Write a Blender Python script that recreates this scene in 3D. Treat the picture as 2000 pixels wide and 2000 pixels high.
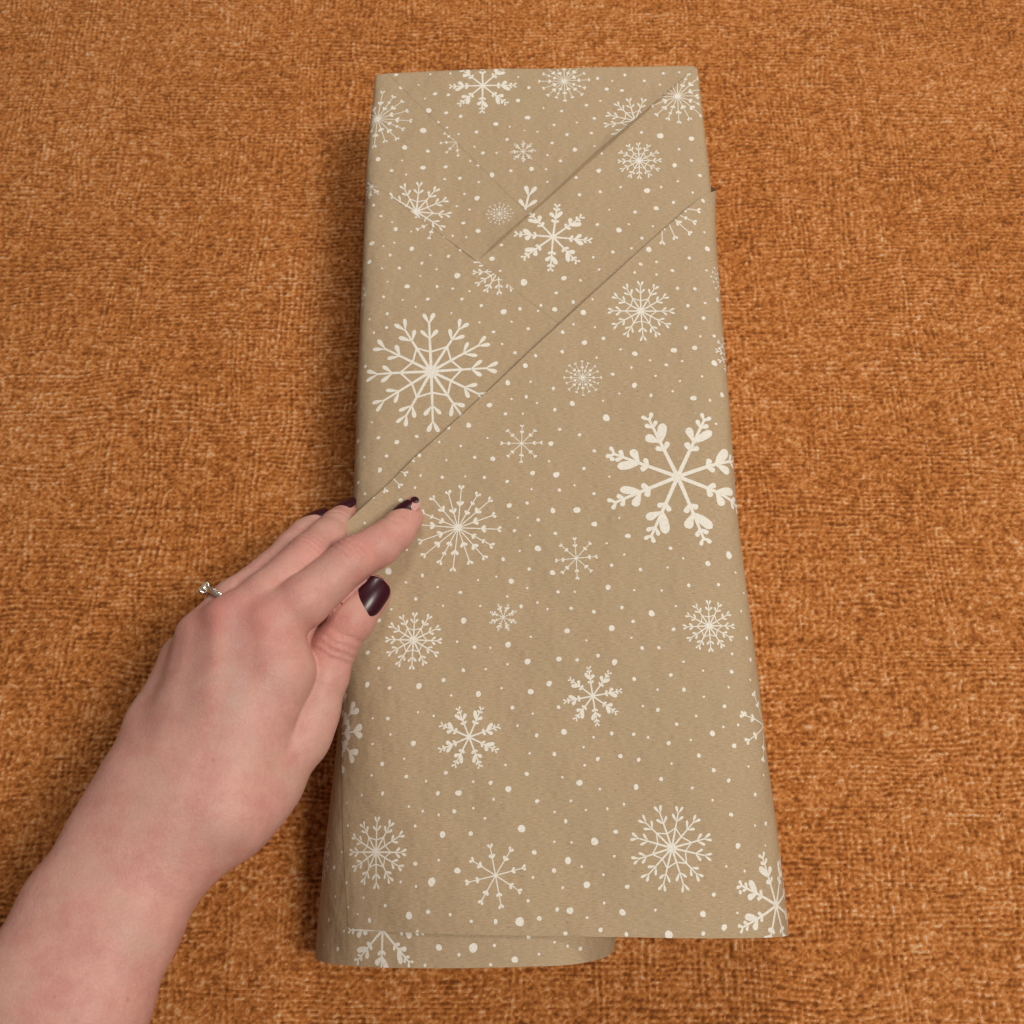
import bpy, bmesh, math, random
import numpy as np
from mathutils import Vector, Matrix
random.seed(7); np.random.seed(7)
scene = bpy.context.scene
for o in list(bpy.data.objects): bpy.data.objects.remove(o)
COL = scene.collection

# ---------------------------------------------------------------- camera: hand-held phone, looking down over the parcel
cam = bpy.data.cameras.new('camera'); cam_o = bpy.data.objects.new('camera', cam); COL.objects.link(cam_o)
TILT = math.radians(18.5); DIST = 0.40
cam_o.location = (0, -DIST * math.sin(TILT), 0.065 + DIST * math.cos(TILT)); cam_o.rotation_euler = (TILT, 0, 0)
cam.sensor_width = 36; cam.lens = 18 / math.tan(math.atan(1000 / 1900)); cam.clip_start = .01; cam.clip_end = 50
cam.dof.use_dof = True; cam.dof.focus_distance = 0.385; cam.dof.aperture_fstop = 20
scene.camera = cam_o

# ---------------------------------------------------------------- light: a warm ceiling lamp to the upper right and the dim warm room
world = bpy.data.worlds.new('World'); scene.world = world; world.use_nodes = True
bg = world.node_tree.nodes['Background']; bg.inputs[0].default_value = (1.0, .92, .82, 1); bg.inputs[1].default_value = .17
def area(name, loc, target, size, power, colour):
    l = bpy.data.lights.new(name, 'AREA'); l.shape = 'DISK'; l.size = size; l.energy = power; l.color = colour
    o = bpy.data.objects.new(name, l); COL.objects.link(o); o.location = loc
    o.rotation_euler = (Vector(target) - Vector(loc)).to_track_quat('-Z', 'Y').to_euler(); return o
area('ceiling_lamp', (.60, -.17, 1.25), (0, .03, .03), .40, 13, (1, .925, .82))
area('standing_lamp', (.10, .62, .78), (0, .08, .03), .22, 2.5, (1, .93, .84))
scene.view_settings.view_transform = 'Standard'; scene.view_settings.look = 'None'
scene.view_settings.exposure = 0; scene.view_settings.gamma = 1; scene.view_settings.use_curve_mapping = False
scene.cycles.use_denoising = True

# ---------------------------------------------------------------- measured tables (millimetres)
LINES = {'A': [(-68.87, 221.56), (-4.26, 142.93)], 'C': [(75.14, 223.65), (-26.3, 120.49)], 'B2': [(-79.82, 166.13), (8.27, 87.34)], 'D': [(79.84, 154.36), (-79.91, -3.76)]}
FLAKES = [('T','B',-26.1,216.4,16.5,0),('T','C',13.2,218.3,12.4,0),('T','A',46.1,193.1,14.6,-8),('T','B',-6.8,177.7,6.2,0),('T','A',-9.2,129.7,29.7,10),
('P','A',-55.8,146.1,16.4,5),('P','C',-17.7,144.0,6.3,0),('P','C',-75.9,198.8,16.5,5),('P','D',-38.0,184.3,8.0,-5),('L','B',-77.2,161.4,6.4,10),
('L','D',-47.1,140.9,9.8,-28),('L','A',-18.2,113.7,11.9,-3),('L','A',-46.8,64.4,28.5,-2),('L','A',-87.0,105.0,9.5,0),('L','A',-101.2,-131.2,10.5,0),
('L','B',-60.6,-157.9,16.9,0),('S','C',67.5,208.5,16.2,0),('S','A',47.4,171.4,10.5,0),('S','B',6.6,130.9,18.1,5),('B','C',55.8,142.2,18.3,0),
('B','A',44.7,91.2,14.7,0),('B','C',18.2,59.5,8.4,0),('B','D',-8.0,29.5,8.8,0),('B','B',56.8,13.3,31.5,-20),('B','C',-34.0,-6.7,18.4,5),
('B','D',13.9,-20.8,8.8,-3),('B','A',-50.7,-52.3,11.5,3),('B','B',-15.5,-44.2,5.9,-22),('B','A',65.8,-49.7,10.5,0),('B','B',-28.3,-90.3,12.5,-20),
('B','B',19.1,-76.0,11.7,-7),('B','A',-63.4,-130.7,12.8,0),('B','D',-18.0,-139.9,11.2,-13),('B','A',46.7,-132.1,15.5,-15),('B','B',88.4,-153.4,20.0,-22),
('B','D',90.5,-87.7,14.9,15),('B','E',-87.4,-86.0,17.2,0),('B','B',-23.8,70.6,12.2,0),('B','C',-68.5,23.3,16.7,4),('B','C',84.2,109.0,7.8,0),
('B','A',86.2,71.9,9.8,0)]
DOTS = {
'T': [(-68.1,224.7,0.82),(-51.5,224.0,0.56),(-41.8,224.0,0.56),(-57.0,218.0,0.46),(-48.9,212.2,0.92),(-42.5,211.3,0.81),(-53.6,209.7,0.51),(-9.0,220.9,0.51),(-3.9,214.7,0.82),
(-9.1,207.3,1.02),(-51.7,202.5,1.36),(-43.3,200.7,0.86),(-36.4,198.5,0.86),(-4.6,197.1,1.21),(-47.2,195.2,0.91),(-19.7,193.9,1.11),(-42.7,192.3,0.55),(-37.2,188.4,0.5),
(-28.8,189.4,0.85),(-13.1,192.2,0.5),(-6.1,189.7,0.4),(-14.3,184.9,0.8),(-29.6,181.2,0.5),(-25.6,177.6,0.85),(-19.2,177.4,0.5),(-21.3,165.4,1.18),(-2.9,167.8,1.09),
(-12.5,167.2,0.74),(29.3,219.2,0.82),(42.5,220.9,0.77),(36.3,217.4,0.51),(61.2,221.7,0.72),(68.9,222.1,0.56),(51.8,217.4,0.72),(59.2,215.0,0.56),(33.5,212.7,0.92),
(40.7,211.7,0.82),(30.2,205.9,0.56),(23.5,203.6,0.81),(3.0,202.4,0.51),(11.6,200.3,0.71),(27.0,195.6,0.81),(18.7,193.2,0.5),(7.9,192.1,0.7),(13.9,186.2,0.75),
(25.4,186.8,0.75),(0.0,188.6,0.5),(6.8,181.7,0.75),(17.4,177.2,1.09),(26.5,178.5,0.55),(4.6,175.0,0.55),(10.6,171.3,0.79),(3.9,167.2,0.54),(4.4,160.1,0.54)],
'P': [(-65.2,217.2,1.12),(-54.0,191.1,1.5),(-62.4,181.6,1.2),(-51.5,179.4,0.85),(-74.6,175.7,1.14),(-63.3,174.3,0.45),(-31.5,173.6,0.55),(-53.5,170.2,1.14),(-43.0,170.7,0.84),
(-27.8,171.0,0.64),(-68.0,168.8,0.79),(-61.2,166.5,0.54),(-43.3,164.0,0.64),(-36.2,164.4,0.84),(-27.4,162.0,0.59),(-34.0,155.7,0.59),(-28.1,153.2,1.22),(-37.4,149.0,0.54),
(-31.5,147.0,0.58),(-34.2,139.6,0.82),(-27.4,135.0,1.11),(-38.9,132.7,0.58),(-32.8,131.7,0.53)],
'L': [(-67.2,154.5,0.83),(-75.7,150.8,0.73),(-71.9,144.2,0.68),(-66.7,140.7,0.44),(-64.9,137.0,0.97),(-57.9,135.6,0.43),(-75.6,130.3,1.1),(-65.3,129.8,0.48),(-70.1,128.2,0.43),
(-57.3,126.6,1.05),(-35.2,125.2,0.72),(-66.9,123.4,0.67),(-48.8,123.0,0.48),(-40.6,122.1,0.76),(-52.5,119.0,0.71),(-62.6,116.6,0.76),(-45.8,115.6,0.52),(-70.3,116.8,0.48),
(-36.5,112.0,1.33),(-53.0,112.3,0.43),(-67.5,109.8,0.43),(-58.7,107.1,1.09),(-45.4,106.7,0.71),(-38.4,105.4,0.57),(-30.9,103.9,0.52),(-49.3,100.3,0.8),(-60.4,100.2,0.47),
(-34.2,100.0,0.71),(-69.0,102.3,0.66),(-25.6,96.5,0.75),(-15.7,93.3,1.31),(-8.5,94.8,0.8),(-54.5,96.5,0.47),(-67.0,93.6,0.7),(-38.7,93.0,0.42),(-26.3,88.1,0.51),
(-12.2,88.3,0.51),(-67.0,86.7,0.7),(-72.6,84.8,0.59),(-20.1,83.3,0.74),(-4.9,84.7,0.74),(-16.3,77.3,0.56),(-10.7,72.9,0.78),(-52.2,34.6,0.76),(-68.4,34.7,0.76),
(-60.5,32.2,0.98),(-71.6,42.1,0.45),(-76.0,69.3,0.74),(-76.4,121.0,0.99),(-75.0,91.9,0.48),(-0.5,93.7,0.54),(-74.5,26.9,0.53),(-64.6,26.2,0.72),(-67.2,20.2,0.97),
(-79.2,35.6,1.06),(-77.7,16.5,0.82),(-73.5,10.6,0.58),(-63.6,12.8,0.46),(-86.3,-136.1,0.95),(-80.9,-130.5,0.5),(-85.2,-146.6,0.5),(-90.2,-155.2,0.71),(-94.4,-164.4,0.44),
(-83.2,-165.2,0.82),(-38.4,-163.7,1.09),(-25.9,-164.0,1.52),(-18.3,-163.4,0.57),(-31.0,-166.2,0.57),(-11.0,-168.2,1.09),(-2.4,-166.6,0.47),(-43.5,-169.6,0.57),(-19.6,-169.6,0.52),
(-79.4,-158.7,0.44),(-68.3,-159.0,0.95),(-6.1,-160.9,0.67),(-49.6,-159.4,0.95),(3.2,-162.9,0.43),(8.1,-164.4,0.47),(13.9,-165.7,0.81)],
'S': [(-16.8,127.3,0.72),(58.0,185.5,1.5),(72.7,183.7,1.26),(49.2,187.5,0.75),(66.4,177.5,0.65),(30.0,175.4,0.6),(71.8,171.0,0.74),(63.8,168.3,1.09),(28.3,165.9,1.09),
(75.3,162.7,0.85),(64.8,159.3,0.59),(17.7,162.4,0.74),(38.2,156.9,0.59),(57.0,156.5,0.59),(28.7,154.5,0.78),(50.4,154.8,1.37),(19.1,153.2,0.78),(71.3,153.1,0.59),
(62.2,147.9,0.78),(32.6,144.9,0.49),(44.3,143.2,0.83),(54.1,145.0,1.12),(26.9,137.1,0.77),(41.2,136.7,0.53),(36.6,133.7,1.3),(52.1,135.2,0.53),(46.8,128.9,0.77),
(33.5,122.2,0.81),(41.9,123.7,0.58),(71.0,145.8,0.44),(-21.0,120.2,1.15),(-6.7,108.0,1.56),(-17.3,113.9,0.57),(24.6,119.9,0.6),(27.0,113.4,0.6),(11.2,109.6,1.14),
(18.6,108.2,0.6),(7.7,102.4,0.76),(15.2,97.5,0.81),(6.9,94.2,1.13),(0.8,96.3,0.7),(28.5,105.2,0.6)],
'B': [(74.9,147.3,0.84),(75.1,131.5,0.55),(76.0,123.1,1.21),(49.3,120.9,1.2),(-1.8,69.4,0.69),(-6.2,64.9,1.01),(-13.8,57.2,1.05),(-4.0,57.7,0.5),(-5.9,50.9,0.73),
(-12.2,50.0,0.5),(-21.6,47.1,1.04),(-14.8,43.2,0.72),(-7.4,43.2,0.45),(-30.2,38.1,1.08),(-38.6,36.9,0.72),(-42.4,30.6,0.49),(-33.4,29.0,0.53),(-22.3,32.3,0.45),
(52.5,115.0,0.6),(45.4,113.8,0.77),(42.6,109.8,0.55),(52.3,108.8,0.55),(59.4,110.8,0.76),(67.3,117.3,0.77),(74.9,111.7,0.57),(23.5,96.3,0.49),(61.3,102.0,0.76),
(69.0,101.8,0.76),(65.5,93.5,0.75),(73.2,95.0,0.62),(79.7,98.2,0.99),(19.4,90.1,1.18),(14.9,84.5,0.48),(24.3,83.4,0.48),(72.1,87.5,0.86),(64.1,82.7,0.86),
(10.1,80.6,0.8),(27.9,78.1,0.8),(19.5,76.1,1.12),(35.1,72.6,0.53),(70.2,78.5,0.53),(76.4,79.2,0.74),(9.7,71.6,0.79),(41.2,70.5,1.11),(58.3,71.9,1.27),
(67.4,72.9,1.06),(78.7,73.6,0.67),(24.6,68.9,0.53),(47.6,67.2,0.53),(61.6,66.6,0.53),(54.6,64.9,0.74),(75.6,65.8,1.34),(39.5,63.9,0.53),(31.3,61.0,0.74),
(49.7,59.7,0.53),(69.7,59.1,0.53),(60.1,57.0,0.52),(5.7,54.6,0.73),(40.5,55.6,1.1),(-1.3,48.0,0.47),(33.9,51.9,0.47),(56.7,52.3,0.52),(47.4,50.7,0.73),
(26.7,48.7,0.47),(65.4,48.8,1.2),(72.4,47.9,0.6),(78.2,51.2,1.02),(13.6,47.5,1.09),(6.2,44.8,0.73),(27.9,40.8,1.5),(8.1,35.7,0.67),(16.4,33.1,0.72),
(74.4,37.2,0.53),(4.3,29.3,1.03),(22.4,25.7,0.72),(29.8,21.9,1.02),(3.4,21.3,0.46),(17.9,17.9,0.71),(6.3,15.3,1.27),(-3.5,16.1,0.96),(28.4,14.0,0.46),
(-50.5,24.5,0.71),(-51.9,11.0,0.51),(-49.8,16.1,0.51),(-40.9,15.3,0.71),(-23.4,14.7,0.71),(-31.3,15.5,0.46),(-14.0,12.6,0.71),(-39.3,22.8,0.46),(-27.5,23.8,0.71),
(-20.0,22.9,1.02),(-4.0,9.0,0.45),(7.5,8.5,0.71),(-13.1,2.2,1.0),(-5.8,3.1,0.7),(4.7,-0.4,1.05),(-9.6,-3.0,0.45),(-1.3,-4.2,0.75),(-11.0,-8.5,0.7),
(5.6,-10.1,0.7),(-4.7,-10.6,0.45),(-1.5,-16.2,1.24),(-8.9,-17.0,0.49),(-15.6,-20.4,0.74),(-5.1,-24.7,0.69),(4.3,-26.5,1.03),(-61.6,-24.3,1.33),(-54.5,-15.4,0.49),
(-47.9,-26.3,0.69),(-54.4,-29.0,0.49),(-41.7,-31.3,0.49),(-25.6,-28.9,0.44),(-18.3,-27.6,0.44),(-12.3,-29.6,1.03),(-5.9,-32.6,0.49),(6.4,-34.5,0.68),(-32.6,-33.7,0.68),
(-50.3,-35.9,0.68),(-13.9,-35.8,0.49),(-39.4,-38.9,0.44),(-24.6,-39.4,0.44),(-59.8,-39.9,0.44),(-8.4,-40.0,0.73),(-1.9,-38.6,0.49),(2.1,-41.4,0.48),(-31.1,-45.1,1.11),
(-64.7,-44.2,0.87),(-33.6,-53.4,0.48),(-13.5,-55.1,1.1),(-26.7,-55.7,0.72),(-20.5,-56.1,0.43),(-4.6,-52.3,0.48),(-68.6,-56.5,0.81),(-5.9,-62.0,1.14),(6.3,-61.4,1.0),
(-13.7,-62.8,0.48),(-64.0,-62.7,0.62),(-72.0,-3.9,0.5),(-57.7,5.8,0.86),(13.8,10.5,0.46),(21.8,6.7,0.71),(14.6,-0.3,1.35),(31.9,-4.2,0.45),(21.6,-6.5,1.1),
(35.1,-12.0,1.04),(26.4,-14.8,0.45),(52.1,-17.6,0.74),(33.3,-19.8,0.49),(57.0,-21.9,0.44),(28.1,-24.1,0.69),(39.6,-26.2,0.69),(50.5,-25.6,0.44),(76.2,-20.2,1.42),
(66.9,-24.1,1.03),(26.3,-33.3,1.03),(13.1,-34.7,0.44),(36.7,-34.7,0.44),(47.7,-35.0,0.49),(58.6,-33.1,0.73),(70.7,-32.8,0.68),(78.8,-27.2,0.51),(84.7,14.2,0.58),
(86.6,27.8,0.53),(11.5,-41.4,0.68),(20.4,-43.1,0.73),(31.5,-41.7,0.68),(43.2,-44.3,1.21),(53.0,-41.5,0.44),(80.2,-43.1,0.5),(88.3,-28.8,0.62),(27.2,-49.9,1.16),
(35.7,-47.4,0.68),(9.7,-50.4,1.01),(51.6,-50.8,0.72),(17.2,-54.4,0.43),(34.8,-53.9,0.43),(38.8,-58.0,0.72),(45.4,-58.0,0.67),(82.1,-53.9,0.77),(74.3,-60.8,0.55),
(13.4,-61.9,0.67),(21.6,-60.5,0.72),(27.9,-63.2,1.1),(54.8,-63.7,0.48),(83.3,-62.5,0.77),(91.1,-45.5,0.61),(83.0,-35.2,0.5),(-65.8,-91.4,0.5),(-49.5,-91.9,0.96),
(-5.3,-96.9,0.45),(-52.9,-97.5,0.45),(-61.6,-99.0,0.8),(-65.9,-103.0,0.45),(-51.9,-104.0,0.7),(-36.8,-103.2,0.7),(-6.5,-104.4,0.75),(-14.5,-101.0,0.45),(-44.3,-106.0,0.45),
(-26.5,-106.7,0.45),(-20.0,-107.3,0.75),(-13.4,-109.7,1.09),(-70.2,-110.1,0.4),(-61.1,-109.8,0.7),(-39.7,-110.5,0.75),(-31.9,-110.6,1.09),(-2.7,-114.3,0.74),(-18.9,-113.2,0.5),
(-77.8,-112.5,0.4),(-50.5,-114.9,0.45),(-45.2,-116.7,0.49),(-39.2,-118.2,0.49),(-33.4,-117.1,0.74),(-26.3,-116.2,0.45),(-22.0,-119.9,0.49),(-77.2,-120.9,0.57),(-47.9,-121.9,0.54),
(-8.5,-123.9,1.33),(-37.6,-125.2,1.08),(-27.2,-125.1,0.78),(-3.9,-132.3,0.83),(-47.5,-135.1,0.73),(-38.8,-134.1,0.49),(-31.9,-137.9,1.07),(-4.4,-140.9,0.48),(-41.2,-141.5,1.4),
(-53.0,-141.3,0.48),(-47.0,-142.9,0.48),(-77.7,-141.5,0.5),(-68.9,-146.7,0.43),(-59.2,-149.4,0.62),(-6.2,-148.8,0.58),(-76.6,-150.2,0.39),(-71.7,-152.5,0.38),(-66.1,-154.6,0.81),
(-49.5,-152.8,1.24),(-42.3,-151.6,0.77),(-34.2,-152.7,0.53),(-26.6,-155.1,0.57),(-17.9,-155.4,0.76),(-9.2,-155.7,1.53),(-2.2,-154.8,0.81),(-46.2,-158.1,0.48),(15.1,-95.1,0.45),
(4.0,-97.4,0.75),(20.4,-99.6,0.75),(29.0,-98.8,0.8),(35.9,-100.3,0.75),(47.5,-94.5,0.76),(58.6,-99.4,0.75),(72.5,-96.0,0.87),(15.4,-101.8,0.5),(48.2,-102.0,0.45),
(63.8,-104.9,0.75),(78.0,-103.6,0.46),(6.9,-105.9,0.45),(13.3,-108.1,1.1),(20.9,-110.6,0.45),(34.5,-110.2,0.95),(44.0,-107.6,0.75),(55.4,-111.1,0.5),(69.3,-108.7,0.7),
(10.0,-114.5,0.5),(29.7,-116.2,0.5),(3.8,-118.3,0.44),(15.5,-117.9,0.44),(23.5,-117.7,0.49),(62.7,-115.6,0.45),(80.3,-113.9,0.69),(7.9,-121.7,0.69),(69.4,-120.9,0.74),
(26.4,-125.9,0.79),(18.5,-129.1,1.32),(3.5,-128.8,0.44),(9.9,-129.2,0.44),(8.5,-135.5,1.17),(25.6,-134.4,0.49),(13.5,-137.7,0.49),(3.3,-138.8,0.78),(21.4,-140.7,0.48),
(71.5,-131.9,0.98),(66.6,-138.9,0.44),(73.7,-140.8,0.5),(15.2,-144.0,1.16),(6.4,-144.7,0.48),(29.9,-145.0,0.77),(61.3,-148.5,0.72),(71.5,-148.0,0.67),(4.3,-152.0,0.72),
(8.9,-152.5,1.15),(21.3,-150.3,0.48),(15.0,-155.0,0.48),(27.8,-153.6,1.1),(39.7,-153.1,0.48),(56.9,-154.9,1.05),(69.9,-155.0,0.43),(64.5,-159.7,1.05),(19.7,-159.2,0.76),
(7.1,-160.0,0.71),(28.9,-160.9,0.71),(44.1,-161.4,1.38),(56.6,-161.4,0.71),(85.9,-106.7,0.46),(79.2,-125.0,0.45),(84.9,-124.4,0.74),(83.9,-132.2,0.39),(-68.7,-68.6,0.99),
(-59.5,-70.5,0.71),(-48.0,-70.3,1.09),(-38.6,-68.3,0.76),(-31.0,-64.7,0.71),(-22.2,-64.4,0.48),(-35.5,-74.3,0.47),(-25.0,-74.0,1.04),(-16.0,-72.0,0.47),(-4.7,-73.7,1.09),
(-11.8,-79.6,0.75),(-4.0,-82.1,0.47),(-48.1,-80.3,0.47),(-42.0,-81.9,0.47),(-59.8,-82.2,0.7),(-66.1,-81.7,0.42),(-58.6,-88.2,0.47),(-2.6,-90.3,0.7),(-9.9,-86.5,0.47),
(35.3,-69.9,0.76),(49.6,-68.7,0.71),(54.4,-74.5,0.76),(44.2,-74.2,0.47),(62.3,-67.3,0.43),(73.6,-67.8,0.76),(82.1,-70.6,0.49),(61.9,-77.4,0.47),(71.9,-73.8,0.47),
(38.3,-80.3,0.47),(44.0,-81.9,0.75),(2.4,-70.8,1.04),(5.9,-79.9,0.7),(7.8,-89.3,1.07),(19.0,-91.6,0.47),(26.0,-90.3,0.7),(34.4,-90.8,0.65),(39.8,-92.1,0.51),
(55.9,-93.6,0.46),(50.9,-87.5,0.65),(58.5,-84.6,0.47),(69.7,-81.1,0.7),(78.1,-83.8,0.86),(68.7,-88.9,0.47),(74.8,-88.1,0.54),(64.3,-91.3,1.02)]}
JOINTS = {
'index': [(-90.2, -50.2, 85.5, 10.4), (-78.7, -42.8, 86.0, 9.8), (-61.7, -25.1, 82.0, 8.6), (-52.3, -18.3, 78.0, 7.9), (-46.4, -11.9, 75.0, 7.2), (-41.8, -4.9, 72.5, 6.2)],
'middle': [(-105.7, -50.5, 87.0, 8.7), (-93.4, -39.2, 84.0, 8.6), (-79.9, -22.2, 77.0, 8.3), (-74.9, -12.4, 68.0, 7.6), (-72.4, -5.4, 61.0, 7.1), (-70.1, 2.3, 54.0, 6.3)],
'ring': [(-118.0, -54.3, 79.0, 9.0), (-107.5, -40.1, 76.0, 8.4), (-95.3, -26.3, 69.0, 7.9), (-89.3, -14.9, 62.0, 7.3), (-85.5, -8.4, 58.0, 7.0), (-81.1, -2.0, 54.0, 6.3)],
'little': [(-127.1, -61.6, 67.0, 8.8), (-117.9, -46.4, 57.0, 7.4), (-109.2, -32.4, 47.0, 6.8), (-100.2, -20.3, 39.0, 6.2), (-93.1, -12.9, 33.0, 5.4)],
'thumb': [(-79.4, -91.1, 70.0, 10.4), (-75.0, -81.3, 70.5, 9.4), (-71.7, -68.3, 71.5, 8.9), (-68.4, -57.1, 73.0, 8.6), (-62.2, -46.9, 74.0, 8.5), (-55.3, -36.5, 73.0, 7.9)],
'meta_index': [(-90.2, -50.2, 85.5, 10.4), (-86.6, -68.7, 84.0, 12), (-100.8, -112.9, 82.0, 13)],
'meta_middle': [(-106.0, -50.3, 86.0, 9.0), (-104.0, -80.1, 88.0, 11.5), (-109.9, -113.0, 85.0, 13)],
'meta_ring': [(-118.0, -54.7, 79.0, 9.0), (-117.8, -83.2, 83.0, 11.3), (-121.2, -112.1, 84.0, 12.5)],
'meta_little': [(-127.1, -61.6, 67.0, 9.0), (-132.1, -86.7, 73.0, 10.8), (-132.3, -109.2, 79.0, 11)],
'web': [(-82.2, -51.3, 70.0, 7.5), (-78.4, -63.9, 69.0, 8.5)],
'thenar': [(-79.4, -89.0, 71.0, 10.0), (-88.9, -105.7, 74.0, 12.0), (-101.5, -117.2, 79.0, 13)],
'arm_radial': [(-105.0, -119.0, 81.0, 13.2), (-119.8, -136.4, 84.0, 13.5), (-128.5, -155.2, 88.0, 14.7), (-136.1, -179.7, 93.0, 16.3), (-146.7, -211.2, 95.0, 18)],
'arm_ulnar': [(-133.2, -112.9, 81.0, 12), (-142.2, -130.2, 84.0, 13.6), (-149.3, -148.8, 88.0, 15.2), (-159.6, -175.9, 93.0, 17.2), (-170.9, -205.6, 95.0, 19)],
'nail_thumb': [(-55.3, -38.6, 75.0, 0)],
'nail_index': [(-41.8, -3.5, 73.0, 0)],
'nail_middle': [(-70.3, 3.0, 56.0, 0)],
'nail_ring': [(-82.0, -1.6, 55.0, 0)]}

# ---------------------------------------------------------------- package surface (millimetres, arc length s across, y along)
X0, YF, SKEW, HT = 12.0, 225.0, 0.026, 65.0
def tab(y, t):
    for (y0, v0), (y1, v1) in zip(t, t[1:]):
        if y <= y1:
            f = min(1, max(0, (y - y0) / (y1 - y0))); f = f * f * (3 - 2 * f) * .5 + f * .5
            return v0 + (v1 - v0) * f
    return t[-1][1]
A_L = [(-185, 93), (-165, 92), (-80, 84.5), (0, 80.3), (170, 81), (225, 78.8)]
N_L = [(-185, 2.35), (-165, 2.5), (-80, 4.6), (0, 10), (150, 18), (225, 42)]
A_R = [(-185, 97), (-165, 95.5), (-80, 88.6), (0, 83.5), (150, 82), (225, 78.8)]
N_R = [(-185, 4.2), (-165, 4.6), (-80, 8), (0, 12), (150, 18), (225, 42)]
A_RI = [(-185, 28), (-160, 31), (-120, 64), (-70, 79), (235, 79)]       # the inner sheet curls down inside the tube
N_RI = [(-185, 2.0), (-160, 2.1), (-110, 4), (-60, 9), (235, 14)]
SG = np.arange(-156, 156.01, 0.8); YG = np.arange(-190, 262.01, 2.5)
def half(a, n, h):
    ph = np.linspace(math.pi / 2, 0, 500)
    c, s = np.abs(np.cos(ph)) / a, np.abs(np.sin(ph)) / h
    m = np.maximum(c, s)
    rho = 1 / (m * ((c / m) ** n + (s / m) ** n) ** (1 / n))
    x, z = rho * np.cos(ph), rho * np.sin(ph)
    L = np.concatenate([[0], np.cumsum(np.hypot(np.diff(x), np.diff(z)))])
    return x, z, L
def wave(x, y):
    return 1.5 * (0.22 * np.sin(x * .047 + y * .031 + 1.0) + 0.18 * np.sin(x * .083 - y * .052 + 2.2)
            + 0.12 * np.sin(x * .021 + y * .11 + .4) + 0.08 * np.sin(x * .15 + y * .09))
def make_surface(ar, nr):
    X = np.zeros((len(YG), len(SG))); Z = np.zeros_like(X)
    for j, y in enumerate(YG):
        yy = min(y, YF)
        xl, zl, ll = half(tab(yy, A_L), tab(yy, N_L), HT); xr, zr, lr = half(tab(yy, ar), tab(yy, nr), HT)
        X[j] = X0 + np.where(SG < 0, -np.interp(-SG, ll, xl), np.interp(SG, lr, xr))
        Z[j] = np.where(SG < 0, np.interp(-SG, ll, zl), np.interp(SG, lr, zr))
        Z[j] += wave(X[j], yy) * np.clip((Z[j] - 45) / 15, 0, 1)
    return X, Z
RF = 1.6
def raw(S, s, y):
    s, y = np.atleast_1d(s).astype(float), np.atleast_1d(y).astype(float)
    fi = np.clip((s - SG[0]) / .8, 0, len(SG) - 1.001); fj = np.clip((y - YG[0]) / 2.5, 0, len(YG) - 1.001)
    i, j = fi.astype(int), fj.astype(int); u, v = fi - i, fj - j
    x, z = [(A[j, i] * (1 - u) + A[j, i + 1] * u) * (1 - v) + (A[j + 1, i] * (1 - u) + A[j + 1, i + 1] * u) * v for A in S]
    d = np.clip(y - YF, 0, None); q = RF * math.pi / 2; a = np.minimum(d, q) / RF      # the far edge folds down over the end of the box
    Y = np.minimum(y, YF) + RF * np.sin(a); z = z - RF * (1 - np.cos(a)) - np.clip(d - q, 0, None)
    return np.stack([x, Y + SKEW * x, z], 1)
def surf(S, s, y, off=0.0):
    s, y = np.atleast_1d(s).astype(float), np.atleast_1d(y).astype(float)
    e = .5
    n = np.cross(raw(S, s + e, y) - raw(S, s - e, y), raw(S, s, y + e) - raw(S, s, y - e))
    n /= np.maximum(1e-9, np.linalg.norm(n, axis=1))[:, None]
    return raw(S, s, y) + n * np.atleast_1d(off)[:, None]

# ---------------------------------------------------------------- helpers
MM = .001
def link(name, me, mat=None, parent=None):
    o = bpy.data.objects.new(name, me); COL.objects.link(o); o.parent = parent
    if mat: me.materials.append(mat)
    return o
def tag(o, label, cat=None, **kw):
    o['label'] = label
    if cat: o['category'] = cat
    for k, v in kw.items(): o[k] = v
    return o
def mesh_np(name, V, F, smooth=True):
    me = bpy.data.meshes.new(name); V = np.asarray(V, np.float32); F = np.asarray(F, np.int32); k = F.shape[1]
    me.vertices.add(len(V)); me.vertices.foreach_set('co', V.ravel())
    me.loops.add(F.size); me.loops.foreach_set('vertex_index', F.ravel())
    me.polygons.add(len(F)); me.polygons.foreach_set('loop_start', np.arange(0, F.size, k, dtype=np.int32)); me.polygons.foreach_set('loop_total', np.full(len(F), k, np.int32))
    me.update(calc_edges=True); me.validate()
    me.polygons.foreach_set('use_smooth', np.full(len(me.polygons), smooth)); return me
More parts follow.
